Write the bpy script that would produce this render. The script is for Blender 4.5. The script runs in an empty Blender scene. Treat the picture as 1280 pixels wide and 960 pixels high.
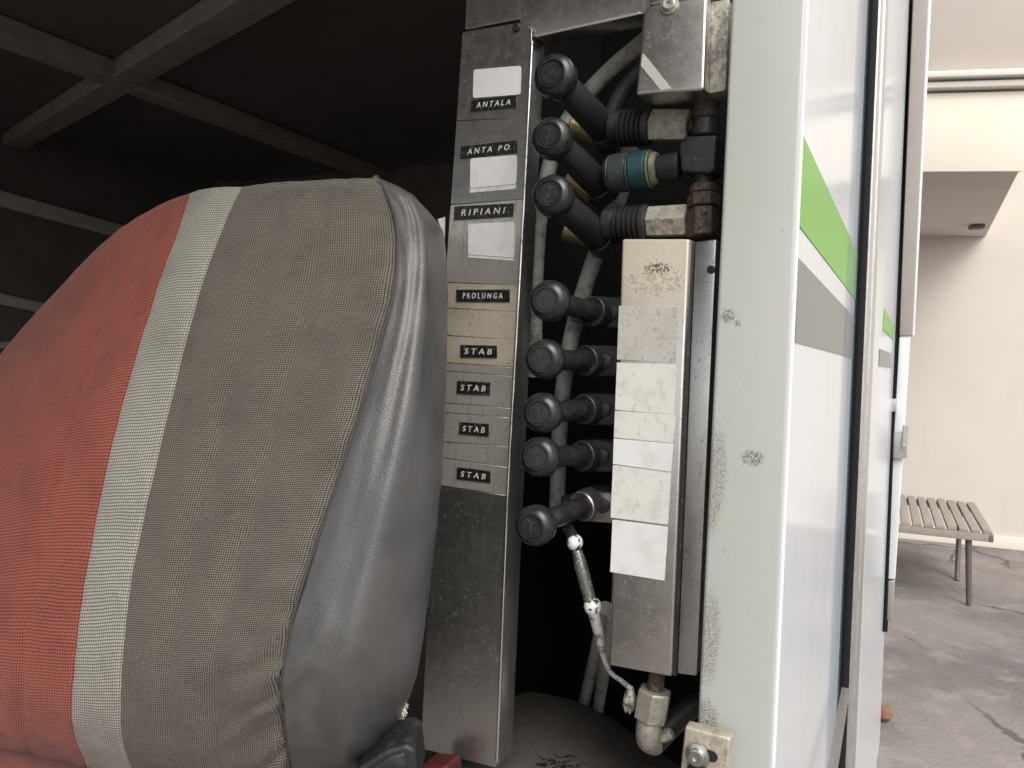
import bpy, bmesh, math, random
from mathutils import Vector, Matrix
random.seed(7)
R_ = math.radians
C = bpy.context.scene.collection

# ------------------------------------------------------------------ camera
H = 1.5
F = 950.0                       # focal length in pixels of a 1280 x 960 frame
PITCH, ROLL = R_(-3.7), R_(2.75)
CAM = Vector((0, 0, H))
RM = Matrix.Rotation(math.pi/2 + PITCH, 3, 'X') @ Matrix.Rotation(ROLL, 3, 'Z')
cd = bpy.data.cameras.new('camera'); cam = bpy.data.objects.new('camera', cd); C.objects.link(cam)
cam.matrix_world = Matrix.Translation(CAM) @ RM.to_4x4()
cd.sensor_width = 36; cd.lens = F/1280*36; cd.clip_start = 0.01; cd.clip_end = 900
bpy.context.scene.camera = cam

# ------------------------------------------------------------------ light
SUN_EL, SUN_AZ = R_(50), R_(164)        # azimuth clockwise from +Y, where the sun stands
w = bpy.data.worlds.new('World'); bpy.context.scene.world = w; w.use_nodes = True
nt = w.node_tree; bg = nt.nodes['Background']
sky = nt.nodes.new('ShaderNodeTexSky'); sky.sky_type = 'NISHITA'; sky.sun_disc = False
sky.sun_elevation = SUN_EL; sky.sun_rotation = SUN_AZ; sky.dust_density = 3.0; sky.air_density = 1.0; sky.ozone_density = 1.0
hs = nt.nodes.new('ShaderNodeHueSaturation'); hs.inputs['Saturation'].default_value = 0.32
nt.links.new(sky.outputs[0], hs.inputs['Color']); nt.links.new(hs.outputs[0], bg.inputs['Color'])
bg.inputs['Strength'].default_value = 0.15
sl = bpy.data.lights.new('sun', 'SUN'); sl.energy = 1.3; sl.angle = R_(45); sl.color = (1, .95, .88)
so = bpy.data.objects.new('sun', sl); C.objects.link(so)
sdir = Vector((math.sin(SUN_AZ)*math.cos(SUN_EL), math.cos(SUN_AZ)*math.cos(SUN_EL), math.sin(SUN_EL)))
so.rotation_euler = sdir.to_track_quat('Z', 'Y').to_euler(); so.location = sdir*50
vs = bpy.context.scene.view_settings
vs.view_transform = 'Standard'; vs.look = 'None'; vs.gamma = 1; vs.exposure = 0.62
bpy.context.scene.render.engine = 'CYCLES'

# ------------------------------------------------------------------ places: pixels of the photograph -> points
def ray(px, py):
    return RM @ Vector(((px-640)/F, -(py-480)/F, -1))
def P(px, py, Y):
    d = ray(px, py); return CAM + d*(Y/d.y)
def on_plane(px, py, o, n):
    d = ray(px, py); return CAM + d*((o-CAM).dot(n)/d.dot(n))
TH = R_(28.3)
A = Vector((math.sin(TH), math.cos(TH), 0))       # along the vehicle
B = Vector((math.cos(TH), -math.sin(TH), 0))      # across it, towards the outside
Z = Vector((0, 0, 1))
OV = P(600, 480, .86)
TILT = R_(3.6)                                     # the lever bay leans back a little
AV = A*math.cos(TILT) - Z*math.sin(TILT)
def V(px, py, n=0): return on_plane(px, py, OV - AV*n, AV)
def W(s, t, z): return B*s + A*t + Z*z
def TV(p): return p.dot(A)
def SV(p): return p.dot(B)
SC = SV(V(987.5, 480, .045))                       # s of the outer skin
E0, E1 = V(1011, -60, .045), V(964, 1000, .045)     # the pillar's own outer edge leans a little
BS = A.cross((E1-E0).normalized()); BS = BS if BS.dot(B) > 0 else -BS; BS.normalize()
def S(px, py, off=0): return on_plane(px, py, E0+BS*off, BS)

# ------------------------------------------------------------------ mesh helpers
BASE = {}
def thing(name, label, cat, base, group=None):
    o = bpy.data.objects.new(name, None); C.objects.link(o)
    o.empty_display_size = .05
    o.location = base; o['label'] = label; o['category'] = cat
    if group: o['group'] = group
    BASE[o] = Vector(base); return o
def obj(name, bm, m, parent=None, ang=40, label=None, kind=None, keep=False):
    if isinstance(bm, bpy.types.Mesh): me = bm; me.name = name
    else:
        if not keep: bmesh.ops.recalc_face_normals(bm, faces=bm.faces)
        me = bpy.data.meshes.new(name); bm.to_mesh(me); bm.free()
    me.materials.clear(); me.materials.append(m)
    me.polygons.foreach_set('use_smooth', [True]*len(me.polygons)); me.set_sharp_from_angle(angle=R_(ang))
    o = bpy.data.objects.new(name, me); C.objects.link(o)
    if parent is not None:
        b = BASE[parent]; me.transform(Matrix.Translation(-b)); o.parent = parent; BASE[o] = b
    else: BASE[o] = Vector((0, 0, 0))
    if label: o['label'] = label
    if kind: o['kind'] = kind
    return o
def single(name, bm, m, label, cat, group=None, ang=40):
    o = obj(name, bm, m, None, ang); o['label'] = label; o['category'] = cat
    if group: o['group'] = group
    return o
def nb(): return bmesh.new()
def bev(bm, geom_edges, wd, seg=2):
    if wd: bmesh.ops.bevel(bm, geom=geom_edges, offset=wd, segments=seg, profile=.6, affect='EDGES', clamp_overlap=True)
def solid(bm, pts, dv, bw=0, seg=2):
    """polygon of world points swept along the vector dv"""
    t = nb()
    a = [t.verts.new(p) for p in pts]; b = [t.verts.new(p+dv) for p in pts]
    n = len(a); t.faces.new(a); t.faces.new(b[::-1])
    for i in range(n): t.faces.new((a[i], b[i], b[(i+1) % n], a[(i+1) % n]))
    bmesh.ops.recalc_face_normals(t, faces=t.faces)
    bev(t, list(t.edges), bw, seg); join(bm, t)
def join(bm, t):
    me = bpy.data.meshes.new('tmp'); t.to_mesh(me); t.free(); bm.from_mesh(me); bpy.data.meshes.remove(me)
def pp(px, n, thick, bw=.0012, bm=None, seg=2):
    """plate facing the camera end of the vehicle, drawn by its outline"""
    b = bm or nb(); solid(b, [V(x, y, n) for x, y in px], A*thick, bw, seg); return b
def wbox(s0, s1, t0, t1, z0, z1, bw=.003, bm=None, seg=2):
    b = bm or nb()
    solid(b, [W(s0, t0, z0), W(s1, t0, z0), W(s1, t0, z1), W(s0, t0, z1)], A*(t1-t0), bw, seg); return b
def box(x0, x1, y0, y1, z0, z1, bw=.003, bm=None):
    b = bm or nb()
    solid(b, [Vector((x0, y0, z0)), Vector((x1, y0, z0)), Vector((x1, y0, z1)), Vector((x0, y0, z1))], Vector((0, y1-y0, 0)), bw); return b
def lathe(bm, o, ax, prof, seg=28, rot=0):
    ax = ax.normalized(); u = ax.orthogonal().normalized()
    up = (Z - ax*Z.dot(ax));  u = up.normalized() if up.length > .05 else u
    v = ax.cross(u); rings = []
    for t, r in prof:
        c = o + ax*t
        if r < 1e-6: rings.append([bm.verts.new(c)]); continue
        rings.append([bm.verts.new(c + (u*math.cos(rot+2*math.pi*i/seg) + v*math.sin(rot+2*math.pi*i/seg))*r) for i in range(seg)])
    for a, b in zip(rings, rings[1:]):
        for i in range(seg):
            j = (i+1) % seg
            if len(a) == 1 and len(b) == 1: break
            if len(a) == 1: bm.faces.new((a[0], b[i], b[j]))
            elif len(b) == 1: bm.faces.new((a[i], a[j], b[0]))
            else: bm.faces.new((a[i], a[j], b[j], b[i]))
    for rg, e in ((rings[0], 0), (rings[-1], 1)):
        if len(rg) > 1: bm.faces.new(rg if e else rg[::-1])
    return bm
def cr(p0, p1, p2, p3, t):
    return .5*((2*p1) + (p2-p0)*t + (2*p0-5*p1+4*p2-p3)*t*t + (3*p1-p0-3*p2+p3)*t**3)
def spline(pts, sub):
    out = []; n = len(pts)
    for i in range(n-1):
        q = [pts[max(i-1, 0)] if i > 0 else pts[0]*2-pts[1], pts[i], pts[i+1], pts[i+2] if i+2 < n else pts[i+1]*2-pts[i]]
        for k in range(sub): out.append(cr(*q, k/sub))
    out.append(pts[-1]); return out
def tube(bm, pts, r, seg=14, sub=8):
    pts = spline(pts, sub) if sub > 1 else pts
    n = len(pts); rs = r if isinstance(r, (list, tuple)) else [r]*2
    prev = None; rings = []
    for i, p in enumerate(pts):
        t = (pts[min(i+1, n-1)] - pts[max(i-1, 0)]).normalized()
        if prev is None: u = t.orthogonal().normalized()
        else: u = (prev - t*prev.dot(t)).normalized()
        prev = u; v = t.cross(u)
        f = i/(n-1)*(len(rs)-1); k = min(int(f), len(rs)-2); rr = rs[k]+(rs[k+1]-rs[k])*(f-k)
        rings.append([bm.verts.new(p+(u*math.cos(2*math.pi*j/seg)+v*math.sin(2*math.pi*j/seg))*rr) for j in range(seg)])
    for a, b in zip(rings, rings[1:]):
        for j in range(seg): bm.faces.new((a[j], a[(j+1) % seg], b[(j+1) % seg], b[j]))
    bm.faces.new(rings[0][::-1]); bm.faces.new(rings[-1]); return bm
def ball(bm, c, r, seg=20, jit=0):
    t = nb(); bmesh.ops.create_uvsphere(t, u_segments=seg, v_segments=seg//2, radius=r)
    for v in t.verts: v.co = v.co*(1+random.uniform(-jit, jit)) + c
    join(bm, t); return bm

# ------------------------------------------------------------------ materials
def ramp(nt, src, lo, hi):
    m = nt.nodes.new('ShaderNodeMapRange'); m.interpolation_type = 'SMOOTHSTEP'
    m.inputs['From Min'].default_value = lo; m.inputs['From Max'].default_value = hi
    nt.links.new(src, m.inputs['Value']); return m.outputs['Result']
def fmul(nt, a, b, op='MULTIPLY'):
    m = nt.nodes.new('ShaderNodeMath'); m.operation = op
    for i, x in enumerate((a, b)):
        if x is None: continue
        if hasattr(x, 'links'): nt.links.new(x, m.inputs[i])
        else: m.inputs[i].default_value = x
    return m.outputs[0]
def mixc(nt, f, a, b):
    m = nt.nodes.new('ShaderNodeMix'); m.data_type = 'RGBA'
    for s, x in ((0, f), (6, a), (7, b)):
        if hasattr(x, 'links'): nt.links.new(x, m.inputs[s])
        else: m.inputs[s].default_value = x if s == 0 else (*x[:3], 1)
    return m.outputs[2]
def mixf(nt, f, a, b):
    m = nt.nodes.new('ShaderNodeMix'); m.data_type = 'FLOAT'
    for s, x in ((0, f), (2, a), (3, b)):
        if hasattr(x, 'links'): nt.links.new(x, m.inputs[s])
        else: m.inputs[s].default_value = x
    return m.outputs[0]
def noise(nt, scale, detail=6, stretch=None, rough=.6, seed=0, dist=0):
    g = nt.nodes.new('ShaderNodeNewGeometry'); mp = nt.nodes.new('ShaderNodeMapping')
    mp.vector_type = 'POINT'; mp.inputs['Scale'].default_value = stretch or (1, 1, 1)
    mp.inputs['Location'].default_value = (seed*1.7, seed*.9, seed*2.3)
    n = nt.nodes.new('ShaderNodeTexNoise'); n.inputs['Scale'].default_value = scale
    n.inputs['Detail'].default_value = detail; n.inputs['Roughness'].default_value = rough; n.inputs['Distortion'].default_value = dist
    nt.links.new(g.outputs['Position'], mp.inputs['Vector']); nt.links.new(mp.outputs[0], n.inputs['Vector'])
    return n.outputs['Fac']
def spot(nt, c, r, sc=250, seed=0, aspect=1):
    g = nt.nodes.new('ShaderNodeNewGeometry'); s = nt.nodes.new('ShaderNodeVectorMath'); s.operation = 'SUBTRACT'
    s.inputs[1].default_value = c; nt.links.new(g.outputs['Position'], s.inputs[0])
    m = nt.nodes.new('ShaderNodeVectorMath'); m.operation = 'MULTIPLY'; m.inputs[1].default_value = (1, 1, 1/aspect)
    nt.links.new(s.outputs[0], m.inputs[0])
    l = nt.nodes.new('ShaderNodeVectorMath'); l.operation = 'LENGTH'; nt.links.new(m.outputs[0], l.inputs[0])
    fall = ramp(nt, l.outputs['Value'], r, r*.25)
    n = noise(nt, sc, 4, seed=seed)
    return ramp(nt, fmul(nt, fmul(nt, fall, .62), n, 'ADD'), 1.09, 1.15) if sc else fall
MATS = {}
def pmat(name, col, rough=.5, metal=0., layers=(), bump=(), coat=0, spec=.5, rvar=0, spots=()):
    m = bpy.data.materials.new(name); m.use_nodes = True; nt = m.node_tree; b = nt.nodes['Principled BSDF']
    c, r, me = col, rough, metal
    if rvar: r = mixf(nt, noise(nt, 60, 5, seed=3), rough-rvar, rough+rvar)
    for i, L in enumerate(layers):
        n = noise(nt, L.get('s', 50), L.get('d', 6), L.get('st'), L.get('ro', .6), L.get('seed', i+1), L.get('di', 0))
        f = ramp(nt, n, *L.get('r', (.5, .65)))
        f = fmul(nt, f, L.get('f', 1))
        c = mixc(nt, f, c, L['c'])
        if 'rough' in L: r = mixf(nt, f, r, L['rough'])
        if 'metal' in L: me = mixf(nt, f, me, L['metal'])
    for i, (ctr, rad, sc, sc_col, rg, asp, *fa) in enumerate(spots):
        f = spot(nt, ctr, rad, sc, i*3+1, asp); f = fmul(nt, f, fa[0] if fa else 1.); c = mixc(nt, f, c, sc_col); r = mixf(nt, f, r, rg)
        if metal: me = mixf(nt, f, me, 0.)
    for s, x in (('Base Color', c), ('Roughness', r), ('Metallic', me)):
        if hasattr(x, 'links'): nt.links.new(x, b.inputs[s])
        else: b.inputs[s].default_value = (*x[:3], 1) if s == 'Base Color' else x
    b.inputs['Specular IOR Level'].default_value = spec
    if coat: b.inputs['Coat Weight'].default_value = coat; b.inputs['Coat Roughness'].default_value = .04
    prev = None
    for i, (s, st, dist, stretch) in enumerate(bump):
        bp = nt.nodes.new('ShaderNodeBump'); bp.inputs['Strength'].default_value = st; bp.inputs['Distance'].default_value = dist
        nt.links.new(noise(nt, s, 5, stretch, .6, i+11), bp.inputs['Height'])
        if prev: nt.links.new(prev, bp.inputs['Normal'])
        prev = bp.outputs[0]
    if prev: nt.links.new(prev, b.inputs['Normal'])
    MATS[name] = m; return m
def fabric(name, dark, light, pu, pv, lo, hi, bstr=.5, twill=False, fuzz=.35, band=0):
    m = bpy.data.materials.new(name); m.use_nodes = True; nt = m.node_tree; b = nt.nodes['Principled BSDF']
    uv = nt.nodes.new('ShaderNodeUVMap'); sx = nt.nodes.new('ShaderNodeSeparateXYZ')
    # a slow wobble so the rows of thread are not ruler straight
    g = noise(nt, 14, 2); wob = fmul(nt, fmul(nt, g, .5, 'SUBTRACT'), .006)
    nt.links.new(uv.outputs[0], sx.inputs[0])
    u = sx.outputs[0]; v = fmul(nt, sx.outputs[1], wob, 'ADD')
    su = fmul(nt, u, 2*math.pi/pu); sv = fmul(nt, v, 2*math.pi/pv)
    if twill:
        a1 = fmul(nt, fmul(nt, su, sv, 'ADD'), None, 'SINE'); a2 = fmul(nt, fmul(nt, su, sv, 'SUBTRACT'), None, 'SINE')
        wv = fmul(nt, fmul(nt, fmul(nt, a1, a2), .5), .5, 'ADD')
    else:
        a1 = fmul(nt, fmul(nt, fmul(nt, su, .5), None, 'SINE'), None, 'ABSOLUTE')
        a2 = fmul(nt, fmul(nt, fmul(nt, sv, .5), None, 'SINE'), None, 'ABSOLUTE')
        wv = fmul(nt, a1, a2)
    nz = noise(nt, 900, 3); big = noise(nt, 18, 5, seed=5)
    f = ramp(nt, fmul(nt, wv, fmul(nt, fmul(nt, nz, .5, 'SUBTRACT'), fuzz), 'ADD'), lo, hi)
    c = mixc(nt, f, dark, light)
    c = mixc(nt, fmul(nt, ramp(nt, big, .4, .75), .3), c, tuple(x*.55 for x in dark))
    c = mixc(nt, fmul(nt, ramp(nt, noise(nt, 45, 6, seed=9), .5, .75), .08), c, (.33, .29, .24))
    if band: c = mixc(nt, fmul(nt, ramp(nt, fmul(nt, fmul(nt, u, 2*math.pi/band), None, 'SINE'), .1, .9), .3), c, tuple(x*.5 for x in light))
    nt.links.new(c, b.inputs['Base Color']); b.inputs['Roughness'].default_value = .92
    b.inputs['Specular IOR Level'].default_value = .2
    b.inputs['Sheen Weight'].default_value = .15; b.inputs['Sheen Roughness'].default_value = .5
    bp = nt.nodes.new('ShaderNodeBump'); bp.inputs['Strength'].default_value = bstr; bp.inputs['Distance'].default_value = .0008
    nt.links.new(f, bp.inputs['Height']); nt.links.new(bp.outputs[0], b.inputs['Normal'])
    return m

DIRT = (.035, .03, .025)
m_steel = pmat('worn_glare_steel', (.62, .59, .52), .30, .6, rvar=.1, layers=[  # base kept pale and less metallic, painting in the mid-height reflection
    dict(s=9, r=(.4, .75), c=(.42, .38, .32), f=.6, st=(1, 1, .5)),
    dict(s=16, d=10, r=(.45, .85), c=(.25, .225, .19), f=.45, rough=.55, metal=.5, ro=.72),
    dict(s=150, d=9, r=(.54, .70), c=(.15, .13, .11), f=.6, rough=.6, metal=.2, ro=.75),
    dict(s=240, d=4, r=(.56, .7), c=(.25, .23, .2), f=.5, rough=.6, st=(1, 1, .05)),
    dict(s=420, d=3, r=(.64, .72), c=DIRT, f=.8, rough=.8, metal=0.),
    dict(s=90, d=8, r=(.62, .7), c=(.1, .08, .06), f=.55, rough=.7, metal=.1)],
    bump=[(700, .06, .001, (1, 1, .04)), (40, .05, .004, None)])
m_steel_tan = pmat('stained_glare_steel', (.70, .625, .50), .33, .45, rvar=.1, layers=[  # tan base paints in the warm glare, stains lie over it
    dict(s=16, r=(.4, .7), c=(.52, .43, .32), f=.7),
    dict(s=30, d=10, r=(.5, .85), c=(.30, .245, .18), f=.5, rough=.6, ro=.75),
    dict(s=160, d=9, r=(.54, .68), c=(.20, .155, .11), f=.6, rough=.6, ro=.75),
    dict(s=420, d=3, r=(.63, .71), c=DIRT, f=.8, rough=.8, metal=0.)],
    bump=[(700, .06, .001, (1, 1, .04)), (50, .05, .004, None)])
m_steel_dark = pmat('grimy_steel', (.54, .525, .495), .29, .97, rvar=.12, layers=[
    dict(s=110, d=9, r=(.58, .70), c=(.09, .082, .075), f=.6, rough=.6, metal=.3, ro=.75),
    dict(s=5, d=8, r=(.35, .8), c=(.20, .19, .175), f=.6, rough=.42, metal=.8, ro=.6, st=(1, 1, .6)),
    dict(s=240, d=4, r=(.56, .7), c=(.22, .21, .2), f=.5, rough=.6, st=(1, 1, .05)),
    
    dict(s=380, d=3, r=(.62, .7), c=DIRT, f=.8, rough=.8, metal=0.)],
    bump=[(500, .06, .001, None)])
m_cover = pmat('cover_steel', (.68, .65, .60), .30, 1, rvar=.1, layers=[
    dict(s=6, d=8, r=(.38, .8), c=(.26, .25, .235), f=.6, rough=.42, metal=.8, ro=.6, st=(1, 1, .6)),
    dict(s=150, d=9, r=(.56, .72), c=(.11, .105, .10), f=.5, rough=.6, metal=.4, ro=.75),
    
    dict(s=400, d=3, r=(.62, .7), c=DIRT, f=.75, rough=.8, metal=0.)],
    bump=[(500, .06, .001, None)],
    spots=[(V(815, 318, .02), .095, 0, (.62, .54, .42), .36, 1.0, .72), (V(818, 350, .02), .07, 320, (.30, .235, .165), .5, .6, .6), (V(822, 336, .02), .034, 420, (.12, .07, .05), .8, .40)])  # the wide soft tan spot paints in reflected glare, the others are stains
m_void = pmat('shade_black', (.006, .006, .006), .9, 0, spec=.1)  # near-black base painting in the shade behind the levers
m_black_metal = pmat('black_paint', (.022, .022, .023), .45, 0, layers=[
    dict(s=60, d=8, r=(.5, .72), c=(.06, .055, .05), f=.8, rough=.7),
    dict(s=260, d=4, r=(.6, .68), c=(.16, .15, .14), f=.5, rough=.7)], bump=[(300, .15, .001, None)])
m_knob = pmat('black_plastic', (.017, .017, .018), .27, 0, rvar=.08, layers=[
    dict(s=70, d=8, r=(.45, .75), c=(.05, .048, .045), f=.6, rough=.5, ro=.75),
    dict(s=420, d=4, r=(.61, .72), c=(.13, .125, .115), f=.4, rough=.8)], bump=[(600, .06, .0008, None)])
m_knob_mark = pmat('knob_mark', (.035, .035, .035), .5, 0, layers=[dict(s=300, r=(.5, .7), c=(.09, .09, .085), f=.7)])
m_rubber = pmat('black_rubber', (.014, .014, .015), .55, 0, layers=[dict(s=200, r=(.55, .75), c=(.05, .047, .042), f=.6)], bump=[(300, .1, .001, None)])
m_hose = pmat('grey_hose', (.36, .365, .34), .55, 0, layers=[
    dict(s=60, d=8, r=(.45, .7), c=(.12, .115, .1), f=.8), dict(s=400, d=3, r=(.6, .7), c=(.04, .04, .035), f=.6)], bump=[(400, .1, .001, None)])
m_hose_dark = pmat('dark_hose', (.05, .05, .05), .5, 0, layers=[dict(s=80, r=(.45, .7), c=(.1, .095, .09), f=.6)])
m_zinc = pmat('worn_zinc', (.50, .475, .41), .5, .6, rvar=.1, layers=[
    dict(s=120, d=9, r=(.46, .62), c=(.13, .115, .09), f=.65, rough=.7, metal=.1, ro=.75),
    dict(s=60, d=8, r=(.5, .68), c=(.16, .14, .11), f=.8, rough=.7, metal=.1),
    dict(s=420, d=4, r=(.58, .68), c=(.05, .045, .04), f=.8, rough=.8, metal=0.)], bump=[(350, .25, .0015, None)])
m_rust = pmat('rusted_thread', (.085, .058, .046), .7, .3, layers=[
    dict(s=420, d=5, r=(.54, .66), c=(.30, .24, .20), f=.7), dict(s=200, d=5, r=(.5, .65), c=(.03, .025, .022), f=.9)], bump=[(500, .5, .0015, None)])
m_brass = pmat('dull_brass', (.26, .215, .12), .42, .9, layers=[dict(s=150, d=7, r=(.45, .68), c=(.1, .085, .05), f=.8, rough=.6, metal=.3)], bump=[(300, .15, .001, None)])
m_teal = pmat('teal_ring', (.006, .058, .064), .5, 0, layers=[
    dict(s=200, d=8, r=(.46, .62), c=(.02, .032, .032), f=.7),
    dict(s=110, d=6, r=(.45, .65), c=(.008, .036, .055), f=.6), dict(s=260, d=5, r=(.58, .7), c=(.03, .04, .04), f=.8)], bump=[(300, .15, .001, None)])
m_teal_grey = pmat('oily_grey_fitting', (.050, .062, .062), .42, .3, layers=[
    dict(s=120, d=7, r=(.5, .7), c=(.03, .035, .035), f=.8), dict(s=500, d=3, r=(.6, .7), c=(.22, .24, .22), f=.6)], bump=[(300, .2, .001, None)])
m_lime = pmat('lime_ring', (.14, .15, .078), .55, 0, layers=[dict(s=200, d=7, r=(.45, .6), c=(.07, .075, .045), f=.9)])
m_white_chip = pmat('chipped_white_paint', (.78, .77, .73), .45, 0, layers=[
    dict(s=140, d=6, r=(.52, .57), c=(.06, .055, .05), f=1, rough=.7), dict(s=500, r=(.6, .7), c=(.2, .18, .16), f=.7)], bump=[(200, .3, .001, None)])
m_rod = pmat('worn_rod', (.14, .135, .13), .45, .5, layers=[dict(s=420, d=4, r=(.54, .64), c=(.55, .54, .5), f=.7), dict(s=90, r=(.5, .7), c=(.035, .03, .03), f=.8)], bump=[(400, .3, .001, None)])
m_sticker = pmat('blank_white_sticker', (.70, .70, .68), .45, 0, layers=[
    dict(s=45, d=6, r=(.45, .8), c=(.5, .49, .46), f=.6), dict(s=500, d=3, r=(.66, .74), c=(.28, .27, .25), f=.7)], bump=[(120, .05, .001, None)])
m_faded = pmat('faded_label', (.66, .65, .60), .5, 0, layers=[
    dict(s=50, d=7, r=(.45, .75), c=(.50, .47, .41), f=.7), dict(s=130, d=5, r=(.56, .64), c=(.46, .435, .395), f=.5, st=(1, 1, .6)),
    dict(s=70, d=9, r=(.58, .78), c=(.40, .37, .32), f=.35, ro=.75),
    dict(s=600, d=3, r=(.64, .72), c=(.16, .15, .14), f=.7)], bump=[(90, .08, .001, None)])
m_faded_grey = pmat('greyed_label', (.50, .48, .43), .5, .1, layers=[
    dict(s=50, d=7, r=(.45, .75), c=(.38, .35, .3), f=.7), dict(s=260, d=4, r=(.56, .68), c=(.27, .25, .23), f=.7),
    dict(s=600, d=3, r=(.6, .7), c=(.12, .11, .1), f=.7)], bump=[(90, .08, .001, None)])
m_tape = pmat('black_tape', (.012, .012, .012), .3, 0, layers=[dict(s=450, d=4, r=(.58, .66), c=(.22, .2, .17), f=.7), dict(s=300, d=5, r=(.6, .7), c=(.1, .09, .08), f=.6)])
m_letter = pmat('embossed_letter', (.62, .62, .58), .5, 0, layers=[dict(s=600, d=3, r=(.55, .7), c=(.25, .24, .22), f=.6)])
PD = (.15, .14, .12)
m_pillar = pmat('cream_enamel', (.455, .468, .44), .3, 0, rvar=.06, spec=.5, layers=[
    dict(s=6, d=4, r=(.4, .7), c=(.44, .45, .41), f=.7), dict(s=160, d=6, r=(.66, .72), c=(.22, .21, .18), f=.5),
    dict(s=520, d=3, r=(.7, .75), c=PD, f=.8)],
    bump=[(30, .03, .003, None)],
    spots=[(V(910, 395, .045), .017, 900, PD, .7, 1), (V(922, 404, .045), .008, 900, PD, .7, 1), (V(941, 573, .045), .024, 900, (.1, .1, .09), .7, .7),
           (V(886, 800, .045), .024, 900, (.25, .23, .19), .7, 4.5), (V(893, 600, .045), .024, 900, (.25, .23, .19), .7, 5),
           (V(880, 900, .045), .030, 900, (.2, .18, .15), .7, 1.6)])
m_body = pmat('white_gloss_paint', (.72, .735, .755), .15, 0, spec=.32, layers=[
    dict(s=7, d=4, r=(.4, .7), c=(.66, .68, .705), f=.5)], bump=[(9, .03, .01, (1, 1, .35))])
m_green = pmat('green_vinyl', (.17, .44, .06), .3, 0, spec=.15, bump=[(9, .03, .01, (1, 1, .35))])
m_grey_vinyl = pmat('grey_vinyl', (.21, .22, .20), .3, 0, spec=.15, bump=[(9, .03, .01, (1, 1, .35))])
m_alu = pmat('anodised_aluminium', (.55, .54, .51), .34, .7, layers=[dict(s=40, r=(.45, .7), c=(.36, .35, .32), f=.5)], bump=[(60, .04, .003, (1, 1, .1))])
m_seal = pmat('rubber_seal', (.008, .009, .011), .8, 0, spec=.08)
m_greypost = pmat('reflected_grey', (.33, .30, .265), .35, 0, layers=[dict(s=20, r=(.4, .7), c=(.29, .265, .235), f=.5)])
m_roof = pmat('dark_brown_panel', (.15, .132, .122), .6, 0, layers=[dict(s=6, r=(.4, .7), c=(.105, .092, .085), f=.7)], bump=[(25, .05, .01, None)])
m_beam = pmat('dusty_beam', (.34, .305, .275), .55, 0, layers=[dict(s=15, r=(.4, .7), c=(.24, .215, .195), f=.7)])
m_beam_pale = pmat('pale_dusty_rail', (.48, .45, .41), .6, 0, layers=[dict(s=15, r=(.4, .7), c=(.36, .335, .30), f=.7)])
m_fender = pmat('dusty_wheel_arch', (.085, .075, .064), .7, 0, layers=[
    dict(s=20, d=7, r=(.45, .7), c=(.06, .052, .045), f=.7), dict(s=260, d=5, r=(.56, .68), c=(.045, .04, .035), f=.6), dict(s=8, d=9, r=(.45, .7), c=(.07, .062, .055), f=.7, ro=.75)], bump=[(60, .35, .004, None), (400, .3, .001, None)],
    spots=[(V(690, 950, -.06), .10, 150, (.012, .012, .012), .5, .8), (V(650, 940, -.06), .05, 300, (.16, .145, .125), .8, .6), (V(780, 950, -.04), .03, 300, (.012, .012, .012), .5, .7)])
m_bracket = pmat('zinc_bracket', (.56, .51, .42), .5, .55, layers=[
    dict(s=60, d=8, r=(.45, .7), c=(.32, .27, .21), f=.8, rough=.7), dict(s=170, d=9, r=(.53, .66), c=(.15, .12, .09), f=.6, ro=.75), dict(s=420, d=3, r=(.6, .7), c=(.10, .085, .07), f=.8, metal=0.)], bump=[(250, .2, .001, None)])
m_vinyl = bpy.data.materials.new('grey_vinyl_leather')
def make_vinyl():
    m = m_vinyl; m.use_nodes = True; nt = m.node_tree; b = nt.nodes['Principled BSDF']
    c = mixc(nt, ramp(nt, noise(nt, 12, 5), .35, .7), (.066, .064, .062), (.098, .095, .093))
    c = mixc(nt, fmul(nt, ramp(nt, noise(nt, 420, 3), .68, .75), .5), c, (.28, .26, .24))
    nt.links.new(c, b.inputs['Base Color']); b.inputs['Roughness'].default_value = .36
    g = nt.nodes.new('ShaderNodeNewGeometry'); vo = nt.nodes.new('ShaderNodeTexVoronoi'); vo.inputs['Scale'].default_value = 620
    vo.feature = 'F1'
    nt.links.new(g.outputs['Position'], vo.inputs['Vector'])
    b1 = nt.nodes.new('ShaderNodeBump'); b1.inputs['Strength'].default_value = .3; b1.inputs['Distance'].default_value = .0006
    nt.links.new(vo.outputs['Distance'], b1.inputs['Height'])
    b2 = nt.nodes.new('ShaderNodeBump'); b2.inputs['Strength'].default_value = .16; b2.inputs['Distance'].default_value = .006
    nt.links.new(noise(nt, 22, 4), b2.inputs['Height']); nt.links.new(b1.outputs[0], b2.inputs['Normal'])
    nt.links.new(b2.outputs[0], b.inputs['Normal'])
make_vinyl()
m_red = fabric('red_weave', (.14, .028, .017), (.45, .115, .068), .0032, .0030, .24, .6, .6)
m_silver = fabric('silver_weave', (.15, .143, .115), (.49, .465, .405), .0026, .0029, .2, .62, .7, fuzz=.5)
m_brown = fabric('taupe_weave', (.036, .030, .0235), (.222, .195, .158), .0044, .0037, .36, .66, .8, twill=True, band=.042)
m_thread = pmat('dark_thread', (.05, .045, .04), .8)
m_foam = pmat('frayed_stuffing', (.6, .57, .5), .9, bump=[(300, .4, .002, None)])
m_blackplastic = pmat('scuffed_black_plastic', (.014, .015, .017), .5, 0, layers=[dict(s=90, r=(.5, .7), c=(.05, .05, .052), f=.7)], bump=[(250, .1, .001, None)])
m_redplastic = pmat('red_plastic', (.06, .007, .006), .6)
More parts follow.
